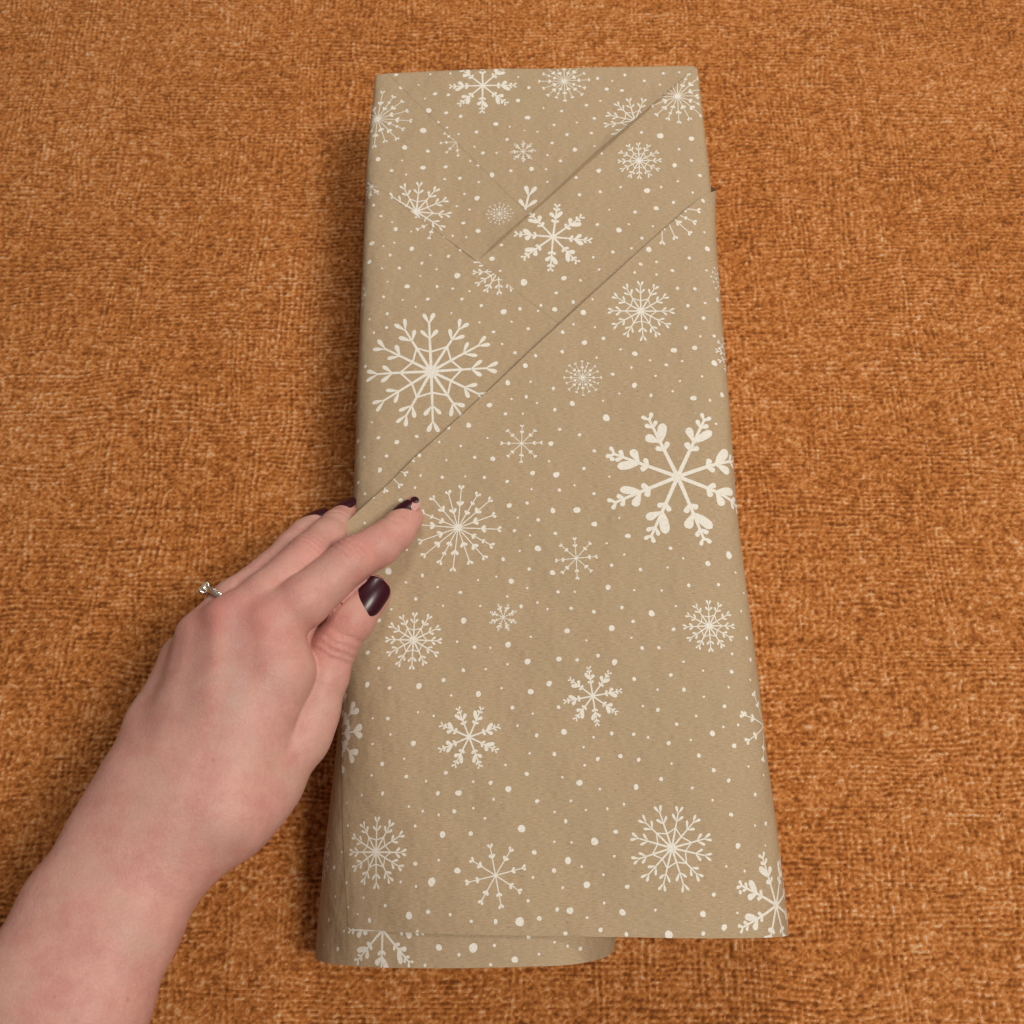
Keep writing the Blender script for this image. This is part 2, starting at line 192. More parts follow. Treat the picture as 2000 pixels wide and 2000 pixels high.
class NT:
    def __init__(s, name):
        s.m = bpy.data.materials.new(name); s.m.use_nodes = True; s.t = s.m.node_tree; s.b = s.t.nodes['Principled BSDF']
    def n(s, kind, **kw):
        nd = s.t.nodes.new(kind)
        for k, v in kw.items():
            if k.startswith('i_'): nd.inputs[k[2:].replace('_', ' ')].default_value = v
            else: setattr(nd, k, v)
        return nd
    def l(s, a, b): s.t.links.new(a, b)
    def noise(s, vec, scale, detail=3, rough=.55, mapping=None):
        if mapping:
            mp = s.n('ShaderNodeMapping'); mp.inputs['Scale'].default_value = mapping; s.l(vec, mp.inputs[0]); vec = mp.outputs[0]
        nd = s.n('ShaderNodeTexNoise', i_Scale=scale, i_Detail=detail, i_Roughness=rough); s.l(vec, nd.inputs['Vector']); return nd.outputs['Fac']
    def ramp(s, f, stops):
        r = s.n('ShaderNodeValToRGB'); e = r.color_ramp.elements
        while len(e) < len(stops): e.new(.5)
        for el, (p, c) in zip(e, stops): el.position = p; el.color = c if len(c) == 4 else (*c, 1)
        s.l(f, r.inputs[0]); return r.outputs[0]
    def mix(s, f, a, b, mode='MIX'):
        m = s.n('ShaderNodeMix', data_type='RGBA', blend_type=mode)
        for sock, v in ((m.inputs[0], f), (m.inputs[6], a), (m.inputs[7], b)):
            if isinstance(v, (int, float)): sock.default_value = v
            elif isinstance(v, tuple): sock.default_value = (*v, 1) if len(v) == 3 else v
            else: s.l(v, sock)
        return m.outputs[2]
    def bump(s, h, strength, dist, prev=None):
        b = s.n('ShaderNodeBump', i_Strength=strength, i_Distance=dist); s.l(h, b.inputs['Height'])
        if prev: s.l(prev, b.inputs['Normal'])
        return b.outputs[0]
def set_bsdf(t, **kw):
    for k, v in kw.items():
        sock = t.b.inputs[k.replace('_', ' ')]
        sock.default_value = (*v, 1) if isinstance(v, tuple) and len(v) == 3 and sock.type == 'RGBA' else v

# ---------------------------------------------------------------- materials
def kraft(name, tint=1.0):
    t = NT(name); uv = t.n('ShaderNodeTexCoord').outputs['UV']
    fibre = t.noise(uv, 1, 5, .62, (42, 330, 1)); grain = t.noise(uv, 95, 3, .6); cloud = t.noise(uv, 3.2, 3)
    c = t.ramp(fibre, [(.24, (.30, .213, .125)), (.5, (.438, .322, .204)), (.78, (.57, .43, .283))])
    c = t.mix(t.ramp(cloud, [(.35, (.0, .0, .0)), (.7, (.35, .35, .35))]), c, (.415 * tint, .322 * tint, .20 * tint))
    c = t.mix(t.ramp(grain, [(.55, (0, 0, 0)), (.8, (.45, .45, .45))]), c, (.33 * tint, .22 * tint, .12 * tint))
    fl = t.noise(uv, 1, 2, .5, (95, 190, 1)); c = t.mix(t.ramp(fl, [(.69, (0, 0, 0)), (.74, (.85, .85, .85))]), c, (.09, .055, .03))
    f2 = t.noise(uv, 1, 2, .5, (60, 240, 3)); c = t.mix(t.ramp(f2, [(.66, (0, 0, 0)), (.73, (.7, .7, .7))]), c, (.66, .53, .38))
    t.l(c, t.b.inputs['Base Color']); set_bsdf(t, Roughness=.72); t.b.inputs['Specular IOR Level'].default_value = .25
    dent = t.noise(uv, 4.5, 3, .5, (1, .8, 1))
    t.l(t.bump(grain, .16, .0004, t.bump(fibre, .22, .0005, t.bump(dent, .6, .005))), t.b.inputs['Normal']); return t.m
KRAFT = kraft('kraft_paper')
def ink():
    t = NT('white_ink'); g = t.n('ShaderNodeTexCoord').outputs['Object']
    c = t.ramp(t.noise(g, 1900, 3, .7), [(.32, (.62, .58, .50)), (.52, (.80, .77, .70)), (.8, (.86, .84, .78))])
    t.l(c, t.b.inputs['Base Color']); set_bsdf(t, Roughness=.6); t.b.inputs['Specular IOR Level'].default_value = .3; return t.m
INK = ink()
FABRIC_RAMP = [(.05, (.155, .044, .010)), (.32, (.40, .130, .029)), (.56, (.60, .220, .057)), (.79, (.75, .345, .128)), (1.0, (.89, .60, .37))]
def fabric(far=False):
    t = NT('rust_chenille'); g = t.n('ShaderNodeTexCoord').outputs['Object']
    a = t.n('ShaderNodeAttribute', attribute_name='tone').outputs['Fac'] if not far else t.ramp(t.mix(.5, t.noise(g, 1, 3, .8, (420, 900, 1)), t.noise(g, 1, 3, .8, (800, 380, 1))), [(.36, (.02, .02, .02)), (.66, (.85, .85, .85))])  # far cloth: darker ramp paints in the self-shadow its flat mesh lacks
    c = t.ramp(a, FABRIC_RAMP)
    f = t.noise(g, 900, 3, .7); c = t.mix(t.ramp(f, [(.3, (.55, .55, .55)), (.7, (0, 0, 0))]), c, (.24, .08, .016))
    t.l(c, t.b.inputs['Base Color']); set_bsdf(t, Roughness=.9); t.b.inputs['Specular IOR Level'].default_value = .15
    t.b.inputs['Sheen Weight'].default_value = .35; t.b.inputs['Sheen Roughness'].default_value = .4; t.b.inputs['Sheen Tint'].default_value = (1, .72, .45, 1)
    t.l(t.bump(t.noise(g, 1300, 3, .7), .6, .0006), t.b.inputs['Normal']); return t.m
FABRIC = fabric(); FABRIC_FAR = fabric(True)
def skin():
    t = NT('skin'); g = t.n('ShaderNodeTexCoord').outputs['Object']
    a = t.n('ShaderNodeAttribute', attribute_name='skin_tone').outputs['Color']
    blot = t.noise(g, 110, 5, .7); c = t.mix(t.ramp(blot, [(.36, (0, 0, 0)), (.66, (.6, .6, .6))]), a, (.53, .215, .19)); b2 = t.noise(g, 60, 3, .5); c = t.mix(t.ramp(b2, [(.48, (0, 0, 0)), (.72, (.5, .5, .5))]), c, (.57, .39, .31)); sp = t.noise(g, 260, 1, .5); c = t.mix(t.ramp(sp, [(.775, (0, 0, 0)), (.80, (.35, .35, .35))]), c, (.36, .15, .10))
    fine = t.noise(g, 1500, 3, .6); c = t.mix(t.ramp(fine, [(.3, (.26, .26, .26)), (.7, (0, 0, 0))]), c, (.36, .16, .13))
    t.l(c, t.b.inputs['Base Color']); set_bsdf(t, Roughness=.5)
    t.b.inputs['Specular IOR Level'].default_value = .35
    t.b.inputs['Subsurface Weight'].default_value = .22; t.b.inputs['Subsurface Radius'].default_value = (1, .35, .2); t.b.inputs['Subsurface Scale'].default_value = .003
    v = t.n('ShaderNodeTexVoronoi', i_Scale=900); t.l(g, v.inputs['Vector'])
    t.l(t.bump(v.outputs['Distance'], .16, .0005, t.bump(t.noise(g, 380, 5, .7), .22, .0008)), t.b.inputs['Normal']); return t.m
SKIN = skin()
def plain(name, col, rough, metal=0, coat=0):
    t = NT(name); set_bsdf(t, Base_Color=col, Roughness=rough, Metallic=metal); t.b.inputs['Coat Weight'].default_value = coat; t.b.inputs['Coat Roughness'].default_value = .05
    g = t.n('ShaderNodeTexCoord').outputs['Object']; t.l(t.bump(t.noise(g, 700, 2), .05, .0002), t.b.inputs['Normal']); return t.m
POLISH = plain('burgundy_polish', (.036, .003, .009), .30, 0, .06); POLISH.node_tree.nodes['Principled BSDF'].inputs['Specular IOR Level'].default_value = .32
BARE_NAIL = plain('bare_nail', (.56, .29, .25), .42, 0, .05)
SILVER = plain('silver', (.78, .74, .66), .18, 1)
gl = NT('clear_stone'); set_bsdf(gl, Base_Color=(.95, .95, .93), Roughness=.02); gl.b.inputs['Transmission Weight'].default_value = .85; gl.b.inputs['IOR'].default_value = 2.2; STONE = gl.m

# ---------------------------------------------------------------- the setting: rust chenille upholstery
def vnoise(nx, ny, cx, cy, seed):
    r = np.random.RandomState(seed); gx, gy = int(nx / cx) + 3, int(ny / cy) + 3; G = r.rand(gy, gx)
    fx, fy = np.arange(nx) / cx, np.arange(ny) / cy; ix, iy = fx.astype(int), fy.astype(int); u, v = fx - ix, fy - iy
    u, v = u * u * (3 - 2 * u), (v * v * (3 - 2 * v))[:, None]
    a = G[iy][:, ix] * (1 - u) + G[iy][:, ix + 1] * u; b = G[iy + 1][:, ix] * (1 - u) + G[iy + 1][:, ix + 1] * u
    return a * (1 - v) + b * v
def make_fabric():
    st = .62; x = np.arange(-307, 307.1, st); y = np.arange(-208, 345.1, st); nx, ny = len(x), len(y)
    X, Y = np.meshgrid(x, y); q = 1 / st
    wob = (vnoise(nx, ny, 40 * q, 25 * q, 1) - .5) * 6 + (vnoise(nx, ny, 9 * q, 6 * q, 2) - .5) * 1.6
    wox = (vnoise(nx, ny, 25 * q, 40 * q, 3) - .5) * 6 + (vnoise(nx, ny, 6 * q, 9 * q, 4) - .5) * 1.6
    rib = 1 - np.abs(np.cos((Y + wob) * math.pi / 2.3)) ** 3; warp = .5 + .5 * np.cos((X + wox) * 2 * math.pi / 2.7)
    kr = np.clip((vnoise(nx, ny, 28 * q, 7 * q, 5) - .15) * 1.8, 0, 1); kw = np.clip((vnoise(nx, ny, 7 * q, 26 * q, 6) - .35) * 2, 0, 1)
    tuft = vnoise(nx, ny, 1.5 * q, 1.2 * q, 7); tuft2 = vnoise(nx, ny, .85 * q, .75 * q, 8); mid = vnoise(nx, ny, 5 * q, 3.2 * q, 9)
    big = vnoise(nx, ny, 70 * q, 60 * q, 10); streak = vnoise(nx, ny, 16 * q, 2.2 * q, 11); vst = vnoise(nx, ny, 2.4 * q, 14 * q, 12)
    h = .95 * rib ** .7 * kr + .75 * warp ** .6 * kw + .70 * tuft + .50 * tuft2 + .15 * mid + .15 * streak + .15 * vst
    Z = h * .85 - 1.5 + (big - .5) * 1.5
    tone = .48 + .62 * (tuft - .5) + .62 * (tuft2 - .5) + .10 * (mid - .5) + .12 * (streak - .5) + .10 * (vst - .5) + .36 * (rib - .6) * kr + .30 * (warp - .4) * kw + .12 * (big - .5)  # rib and warp gaps also darker here: recess shade put into the tone
    pale = np.clip((vnoise(nx, ny, 1.3 * q, 1.1 * q, 13) - .86) * 8, 0, 1) * np.clip((vnoise(nx, ny, 12 * q, 9 * q, 14) - .3) * 1.6, 0, 1); tone = np.clip(tone + .35 * pale, 0, 1)
    ex, ey = x, y; X, Y = np.meshgrid(ex, ey)
    V = np.stack([X, Y, Z], 2).reshape(-1, 3) * MM; n1, n0 = len(ey), len(ex)
    I = np.arange(n1 * n0).reshape(n1, n0); F = np.stack([I[:-1, :-1], I[:-1, 1:], I[1:, 1:], I[1:, :-1]], 2).reshape(-1, 4)
    me = mesh_np('upholstery', V, F); at = me.attributes.new('tone', 'FLOAT', 'POINT'); at.data.foreach_set('value', tone.ravel().astype(np.float32))
    o = link('upholstery', me, FABRIC); tag(o, 'rust orange chenille upholstery under the parcel', kind='structure')
    # beyond the picture the same cloth goes on
    a0, a1, b0, b1, w, zz = x[0] * MM, x[-1] * MM, y[0] * MM, y[-1] * MM, 1.2, -.0005; e = .004
    Q = [[(-w, -w), (w, -w), (w, b0 + e), (-w, b0 + e)], [(-w, b1 - e), (w, b1 - e), (w, w), (-w, w)], [(-w, b0 + e), (a0 + e, b0 + e), (a0 + e, b1 - e), (-w, b1 - e)], [(a1 - e, b0 + e), (w, b0 + e), (w, b1 - e), (a1 - e, b1 - e)]]
    link('outer_cloth', mesh_np('outer_cloth', [(*p, zz) for q_ in Q for p in q_], np.arange(16).reshape(4, 4)), FABRIC_FAR, o)
    # short chenille pile standing on the weave
    N = 220000; R = np.random.RandomState(5); px, py = R.uniform(x[0], x[-1], N), R.uniform(y[0], y[-1], N)
    ix, iy = ((px - x[0]) / st).astype(int), ((py - y[0]) / st).astype(int); z0 = Z[iy, ix]; t0 = tone[iy, ix]
    an = R.uniform(0, 2 * math.pi, N); ln = R.uniform(.4, 1.2, N); up = R.uniform(.15, .55, N); w = R.uniform(.12, .24, N); cx, sy = np.cos(an), np.sin(an)
    A = np.stack([px - sy * w, py + cx * w, z0 - .1], 1); B = np.stack([px + sy * w, py - cx * w, z0 - .1], 1); C = np.stack([px + cx * ln, py + sy * ln, z0 + up], 1)
    me = mesh_np('chenille_pile', np.stack([A, B, C], 1).reshape(-1, 3) * MM, np.arange(3 * N).reshape(-1, 3), False)
    tn = np.clip(t0 * .75 + .14 + R.normal(0, .15, N), 0, 1); at = me.attributes.new('tone', 'FLOAT', 'POINT'); at.data.foreach_set('value', np.repeat(tn, 3).astype(np.float32))
    p = link('chenille_pile', me, FABRIC); tag(p, 'short rust orange chenille pile covering the upholstery', 'pile', kind='stuff'); return o
make_fabric()

# ---------------------------------------------------------------- the wrapped parcel
SO = make_surface(A_R, N_R); SI = make_surface(A_RI, N_RI)
def hp(a, b, inside, shift=0.0):
    """half plane through a-b keeping the side of `inside`, moved outwards by shift"""
    a, b, c = Vector(a), Vector(b), Vector(inside); d = (b - a).normalized(); n = Vector((-d.y, d.x))
    if n.dot(c - a) < 0: n = -n
    return (a - n * shift, n)
A_, C_, B2_, D_ = LINES['A'], LINES['C'], LINES['B2'], LINES['D']
LEFT1 = ((-81.5, -3.0), (-84.6, -75)); LEFT2 = ((-84.6, -75), (-76.8, -157.5)); NEAR = ((-77, -157.4), (90, -164.4))
CLIP = {
 'T': [hp(*A_, (30, 200)), hp(*C_, (0, 215))],
 'P': [hp(*A_, (-60, 100), 6), hp(*B2_, (0, 215), .5), hp(*C_, (-30, 200))],
 'L': [hp(*B2_, (-40, 0)), hp((-100, -170.6), (50, -170.6), (0, 0))],
 'B': [hp(*D_, (0, -100)), hp(*LEFT1, (0, -50)), hp(*LEFT2, (0, -50)), hp(*NEAR, (0, 0))],
 'S': [hp(*C_, (60, 130), 2), hp(*B2_, (60, 130)), hp(*D_, (0, 215), 12)],
 'K': []}
BOX = {'K': (-146, 146, -118, YF + 2.5), 'S': (-60, 140, 70, YF + 2.4), 'T': (-90, 90, 120, YF + 34), 'P': (-140, 40, 80, YF + 2.4), 'L': (-146, 88, -176, 220), 'B': (-90, 146, -168, 222)}
def dist(line, s, y):
    a, b = np.array(line[0]), np.array(line[1]); d = (b - a) / np.linalg.norm(b - a)
    return np.abs(-(s - a[0]) * d[1] + (y - a[1]) * d[0])
def sm(x, a, b):
    t = np.clip((x - a) / (b - a), 0, 1); return t * t * (3 - 2 * t)
def place(pn, s, y, off=0.0):
    s, y = np.asarray(s, float), np.asarray(y, float)
    if pn == 'L':
        lift = .28 + 0 * s
        return surf(SI, s, y, lift + off)
    if pn == 'K': return surf(SO, s, y, off)
    if pn == 'S': return surf(SO, s, y, .39 + off)
    if pn in 'PT':
        dc = dist(C_, s, y)
        edge = (1.7 + .5 * np.sin(y * .11 + 1)) * np.exp(-dc / 5) * sm(y, 224, 205) * sm(y, 118, 130)
        return surf(SO, s, y, (.41 if pn == 'P' else .54) + edge + off)
    d = dist(D_, s, y)
    lift = 1.25 + (2.9 + .7 * np.sin(s * .07 + .6)) * np.exp(-d / 9)
    lift = lift * (1 - .5 * sm(s, 68, 84)) + .7 * sm(s, 74, 86) * np.exp(-d / 14)
    lift = lift - .72 * sm(s, -45, -74) * sm(y, -70, -105)
    P = surf(SO, s, y, lift + off)
    flat = np.stack([X0 + s, y + SKEW * (X0 + s), HT + 1.6 + .02 * np.clip(-s - 55, 0, None) ** 1.5 * .3 + off + 0 * s], 1)   # the free corner stays flat past the rounded edge
    w = (sm(s, -50, -66) * sm(y, -75, -35))[:, None]
    return P * (1 - w) + flat * w
UVS = .01
def panel_mesh(name, pn):
    s0, s1, y0, y1 = BOX[pn]
    ss = SG[(SG >= s0 - .01) & (SG <= s1 + .01)]; yy = YG[(YG >= y0 - .01) & (YG <= y1 + .01)]
    yy = np.unique(np.concatenate([yy, [y0, y1], YF + np.array([.4, .8, 1.2, 1.7, 2.1, 2.5])])); yy = yy[(yy >= y0) & (yy <= y1)]
    bm = bmesh.new(); G, Y = np.meshgrid(ss, yy); vs = [bm.verts.new((a, b, 0)) for a, b in zip(G.ravel(), Y.ravel())]; n = len(ss)
    for j in range(len(yy) - 1):
        for i in range(n - 1): bm.faces.new((vs[j * n + i], vs[j * n + i + 1], vs[(j + 1) * n + i + 1], vs[(j + 1) * n + i]))
    clip(bm, pn)
    return finish(name, bm, pn, 0, KRAFT)
def clip(bm, pn):
    for co, no in CLIP[pn]:
        bmesh.ops.bisect_plane(bm, geom=bm.verts[:] + bm.edges[:] + bm.faces[:], dist=1e-5, plane_co=(co.x, co.y, 0), plane_no=(no.x, no.y, 0), clear_inner=True)
def finish(name, bm, pn, off, mat):
    bm.verts.index_update(); co = np.array([v.co[:] for v in bm.verts])
    if not len(co): bm.free(); return None
    P = place(pn, co[:, 0], co[:, 1], co[:, 2] + off) * MM
    uvl = bm.loops.layers.uv.new('UVMap')
    for f in bm.faces:
        f.smooth = True
        for l in f.loops: l[uvl].uv = (l.vert.co.x * UVS, l.vert.co.y * UVS)
    for e in bm.edges:
        if e.is_boundary: e.smooth = False                   # crisp cut paper edge
    for v, p in zip(bm.verts, P): v.co = p
    me = bpy.data.meshes.new(name); bm.to_mesh(me); bm.free(); me.materials.append(mat); return me
gift = bpy.data.objects.new('wrapped_parcel', None); COL.objects.link(gift)
tag(gift, 'long parcel in brown kraft paper printed with white snowflakes, lying on the upholstery', 'parcel')
PANEL = {}
NAMES = {'K': ('inner_wrap', None), 'S': ('diagonal_fold', 'brown paper strip showing between the two diagonal edges'), 'T': ('end_flap', 'triangular folded flap at the closed end'), 'P': ('corner_fold', 'narrow folded corner beside the triangular flap'),
         'L': ('left_flap', 'paper sheet wrapped up the left side, running out past the open end'), 'B': ('front_flap', 'broad outer flap with a diagonal edge held down by the hand')}
for pn in 'KSPTLB':
    me = panel_mesh(NAMES[pn][0], pn); o = link(NAMES[pn][0], me, None, gift); PANEL[pn] = o
    if NAMES[pn][1]: o['label'] = NAMES[pn][1]
    md = o.modifiers.new('thickness', 'SOLIDIFY'); md.thickness = .00012 if pn in 'LBK' else .00005; md.offset = -1
# the box inside closes both ends
def box_end(y, name):
    s = np.arange(-146, 146.1, 2); P = surf(SO, s, np.full(len(s), y), -.6)
    me = bpy.data.meshes.new(name); me.from_pydata([tuple(p * MM) for p in P], [], [tuple(range(len(P)))]); o = link(name, me, KRAFT, gift)
    md = o.modifiers.new('thickness', 'SOLIDIFY'); md.thickness = .0006; return o
box_end(YF + 2.0, 'box_end'); box_end(-117, 'box_end')

# ---- the print: hand-drawn snowflakes and dots lying on the paper
def pol(a, r): return Vector((math.sin(a) * r, math.cos(a) * r))
def bar(out, p, q, w0, w1, n=5):
    d = (q - p); t = Vector((-d.y, d.x)).normalized()
    L = [p + d * (i / n) + t * (w0 + (w1 - w0) * i / n) * .5 for i in range(n + 1)]; R_ = [p + d * (i / n) - t * (w0 + (w1 - w0) * i / n) * .5 for i in range(n + 1)]
    for i in range(n): out.append([R_[i], R_[i + 1], L[i + 1], L[i]])
LEAF = [(0, .18), (.25, .42), (.5, .78), (.72, 1.0), (.88, .86), (.97, .5), (1.0, 0)]
LEAF2 = [(0, .22), (.2, .62), (.42, .95), (.65, 1.05), (.85, .98), (.96, .62), (1.03, 0)]
def leaf(out, p, a, ln, wd, LEAF=LEAF):
    u = pol(a, 1); t = Vector((u.y, -u.x))
    ln *= random.uniform(.92, 1.08); wd *= random.uniform(.9, 1.1)
    R_ = [p + u * (f * ln) + t * (w * wd * .5) for f, w in LEAF]; L = [p + u * (f * ln) - t * (w * wd * .5) for f, w in LEAF[:-1]]
    for i in range(len(LEAF) - 2): out.append([R_[i], L[i], L[i + 1], R_[i + 1]])
    out.append([R_[-2], L[-1], R_[-1]])
def vee(out, p, a, ln, wd, sp, k=1.0):
    leaf(out, p, a - math.radians(sp), ln, wd); leaf(out, p, a + math.radians(sp), ln * k, wd * (.5 + .5 * k))
def blob(out, r, n=12): out.append([pol(-2 * math.pi * i / n, r * random.uniform(.92, 1.08)) for i in range(n)])
def flake(ty, big):
    out = []; ja = lambda d=1.6: math.radians(random.uniform(-d, d)); jr = lambda v, f=.03: v * random.uniform(1 - f, 1 + f)
    th = 1.0 if big else 1.18
    if ty == 'A':
        A = [k * math.pi / 6 + ja(2) for k in range(12)]; ring = [pol(a, jr(.335 if k % 2 == 0 else .475)) for k, a in enumerate(A)]
        for k, a in enumerate(A):
            R_ = jr(.83, .03); bar(out, pol(a, .05), pol(a, R_), .048 * th, .030 * th, 8); bar(out, ring[k], ring[(k + 1) % 12], .030 * th, .030 * th, 3)
            vee(out, pol(a, R_ - .03), a, .205, .066 * th, 24); vee(out, pol(a, jr(.56 if k % 2 == 0 else .60, .04)), a, .21, .066 * th, 39)
        blob(out, .085)
    elif ty == 'B':
        for k in range(8):
            a = k * math.pi / 4 + ja(2.5); m = 1 if random.random() < .5 else -1
            bar(out, pol(a, 0), pol(a, .93), .056, .034, 8); vee(out, pol(a, .40), a, .135, .078, 42)
            leaf(out, pol(a, .535), a + m * math.radians(31), .29, .112, LEAF2); leaf(out, pol(a, .535), a - m * math.radians(42), .22, .118)
            vee(out, pol(a, .76), a, .125, .062, 42); vee(out, pol(a, .88), a, .125, .058, 36)
        blob(out, .05)
    elif ty == 'C':
        for k in range(16):
            a = k * math.pi / 8 + ja(2); R_ = jr(1.0 if k % 2 == 0 else .92, .03)
            bar(out, pol(a, .04), pol(a, R_ - .08), .026 * th, .022 * th, 8); vee(out, pol(a, R_ - .115), a, .115, .062 * th, 30)
            for r, z in ([(.50, .14)] if k % 2 == 0 else [(.34, .12), (.60, .085)] if k % 4 == 1 else [(.34, .14)]): vee(out, pol(a, r), a, z, z * .5 * th, 30)
        blob(out, .085)
    elif ty == 'E':
        for k in range(10):
            a = k * math.pi / 5 + math.pi / 10 + ja(1)
            bar(out, pol(a, 0), pol(a, .86), .045, .04, 7); vee(out, pol(a, .70), a, .30, .16, 24); vee(out, pol(a, .36), a, .26, .15, 30)
    else:
        for k in range(8):
            a = k * math.pi / 4 + ja(2); R_ = jr(1, .03)
            bar(out, pol(a, 0), pol(a, R_ - .1), .034 * th, .028 * th, 7); vee(out, pol(a, R_ - .155), a, .16, .088, 26); vee(out, pol(a, .52), a, .16, .088, 32)
        blob(out, .045)
    return out
def add_polys(bm, polys, s0, y0, r, rot, base):
    c, s_ = math.cos(rot), math.sin(rot)
    for k, P in enumerate(polys):
        z = base + (k % 24) * .0016
        try: bm.faces.new([bm.verts.new((s0 + r * (p.x * c + p.y * s_), y0 + r * (-p.x * s_ + p.y * c), z)) for p in P])
        except ValueError: pass
for pn, ty, s0, y0, r, rot in FLAKES:
    bm = bmesh.new(); add_polys(bm, flake(ty, r > 14), s0, y0, r, math.radians(rot), .045); clip(bm, pn)
    if abs(s0) + r > 62 and r > 6: bmesh.ops.subdivide_edges(bm, edges=bm.edges[:], cuts=3, use_grid_fill=True)
    bmesh.ops.recalc_face_normals(bm, faces=bm.faces[:])
    me = finish('snowflake_print', bm, pn, 0, INK)
    if me: link('snowflake_print', me, None, PANEL[pn])
for pn, L in DOTS.items():
    bm = bmesh.new()
    for s0, y0, r in L:
        n = 12; ph = random.uniform(0, 6.28); e = random.uniform(.03, .11); sq = random.uniform(.92, 1.08)
        P = [Vector((math.cos(-t) * sq, math.sin(-t) / sq)) * (1 + e * math.sin(2 * t + ph) + e * .6 * math.sin(3 * t - ph)) for t in [2 * math.pi * i / n for i in range(n)]]
        add_polys(bm, [P], s0, y0, r * 1.04, 0, .05)
    clip(bm, pn); me = finish('snow_dot_print', bm, pn, 0, INK)
    if me: link('snow_dot_print', me, None, PANEL[pn])['kind'] = 'stuff'

# ---------------------------------------------------------------- the hand: one continuous skin grown from its bones
J = {k: [(np.array(v[:3], np.float32), v[3]) for v in L] for k, L in JOINTS.items() if not k.startswith(('nail', 'crease'))}
def seg(P, a, b, ra, rb):
    ba = b - a; t = np.clip(((P - a) @ ba) / (ba @ ba), 0, 1)
    return np.linalg.norm(P - a - t[..., None] * ba, axis=-1) - (ra + t * (rb - ra))
def smin(a, b, k):
    h = np.maximum(k - np.abs(a - b), 0) / k; return np.minimum(a, b) - h * h * k * .25
def chain(P, name, k=2.5):
    d = None; L = J[name]
    for (a, ra), (b, rb) in zip(L, L[1:]):
        e = seg(P, a, b, ra, rb); d = e if d is None else smin(d, e, k)
    return d
BONES = {'palm': ['meta_index', 'meta_middle', 'meta_ring', 'meta_little', 'thenar', 'arm_radial', 'arm_ulnar']}
FINGERS = [('index', 5.0), ('middle', 5.0), ('ring', 2.5), ('little', 5.0), ('thumb', 2.6)]
def palm(P):
    d = chain(P, 'meta_index', 5)
    for m in ('meta_middle', 'meta_ring', 'meta_little'): d = smin(d, chain(P, m, 5), 9)
    a = smin(chain(P, 'arm_radial', 6), chain(P, 'arm_ulnar', 6), 26)
    d = smin(d, a, 22); d = smin(d, chain(P, 'web', 3), 2); return d
def unit(v): v = np.asarray(v, np.float32); return v / np.linalg.norm(v)
def frame(name, i, dorsal):
    L = J[name]; a = L[max(i - 1, 0)][0]; b = L[min(i + 1, len(L) - 1)][0]; u = unit(b - a); n = unit(np.array(dorsal) - u * np.dot(u, dorsal)); return L[i][0], u, n, np.cross(n, u), L[i][1]
CREASES = []           # (joint frame, offset along the finger, depth, width, reach)
for nm, i, dn, offs in (('index', 2, (-.35, .3, .9), [(-4, .22, .7), (-1.6, .34, .6), (.8, .34, .6), (3.2, .24, .7)]), ('middle', 2, (-.4, .4, .8), [(-3.5, .24, .7), (-1, .34, .6), (1.5, .34, .6), (3.8, .2, .7)]),
                        ('ring', 2, (-.5, .5, .7), [(-1.5, .25, .7), (1, .25, .7)]), ('index', 4, (-.4, .5, .75), [(-.6, .30, .6), (1.0, .16, .6)]), ('middle', 4, (-.5, .5, .7), [(-.5, .25, .6)]),
                        ('thumb', 3, (.35, -.25, .9), [(-4.2, .30, .7), (-1.4, .42, .65), (1.6, .34, .6), (5.2, .26, .7)])):
    CREASES += [(frame(nm, i, dn), o, d, w) for o, d, w in offs]
def ridge_line(P, a, b, w): return np.exp(-(seg(P, a, b, 0, 0) / w) ** 2)
TENDON = []
for m, w, am in (('meta_index', 3.2, .55), ('meta_middle', 3.4, .6), ('meta_ring', 3.0, .45)):
    L = J[m]; up = np.array([-.1, 0, 1.0], np.float32)
    TENDON += [(L[0][0] + up * L[0][1], L[1][0] + up * L[1][1], w, am), (L[1][0] + up * L[1][1], L[2][0] + up * L[2][1] * .95, w, am * .6)]
THUMB_Y = JOINTS['thumb'][0][1]
def hand_field(P, detail=False):
    pa = palm(P); tot = None
    for f, k in FINGERS:
        d = chain(P, f, 2.5)
        if f == 'thumb':                                     # a sharp fold beside the thumb that fades towards the wrist
            d = smin(d, chain(P, 'thenar', 5), 6); k = np.clip(1.2 + (THUMB_Y + 4 - P[..., 1]) * .4, 1.2, 14)
        d = smin(pa, d, k); tot = d if tot is None else smin(tot, d, 1.1)
    if detail:
        for (c, u, n, t, r), o, dp, w in CREASES:
            q = P - c; x, y, z = q @ u, q @ t, q @ n
            k = np.exp(-((x - o - .28 * np.sin(y * .7 + o * 2) - .014 * y * y) / w) ** 2) * np.clip((z - r * .1) / (r * .6), 0, 1) * np.clip((r * 1.5 - np.hypot(y, z)) / 2, 0, 1)
            tot = tot + 1.6 * dp * k
        for a, b, w, am in TENDON: tot = tot - am * ridge_line(P, a, b, w)
        for nm, i, am, w in (('index', 2, .3, 5), ('middle', 2, .35, 5), ('index', 0, .1, 7), ('middle', 0, .35, 6), ('ring', 0, .5, 6)):
            c, r = J[nm][i]; c = c + np.array([-.1, .1, r], np.float32); tot = tot - am * np.exp(-((P - c) ** 2).sum(-1) / w ** 2)
        tot = tot + .10 * np.sin(P[..., 0] * .23 + P[..., 2] * .2) * np.sin(P[..., 1] * .19 + 1)
    return tot
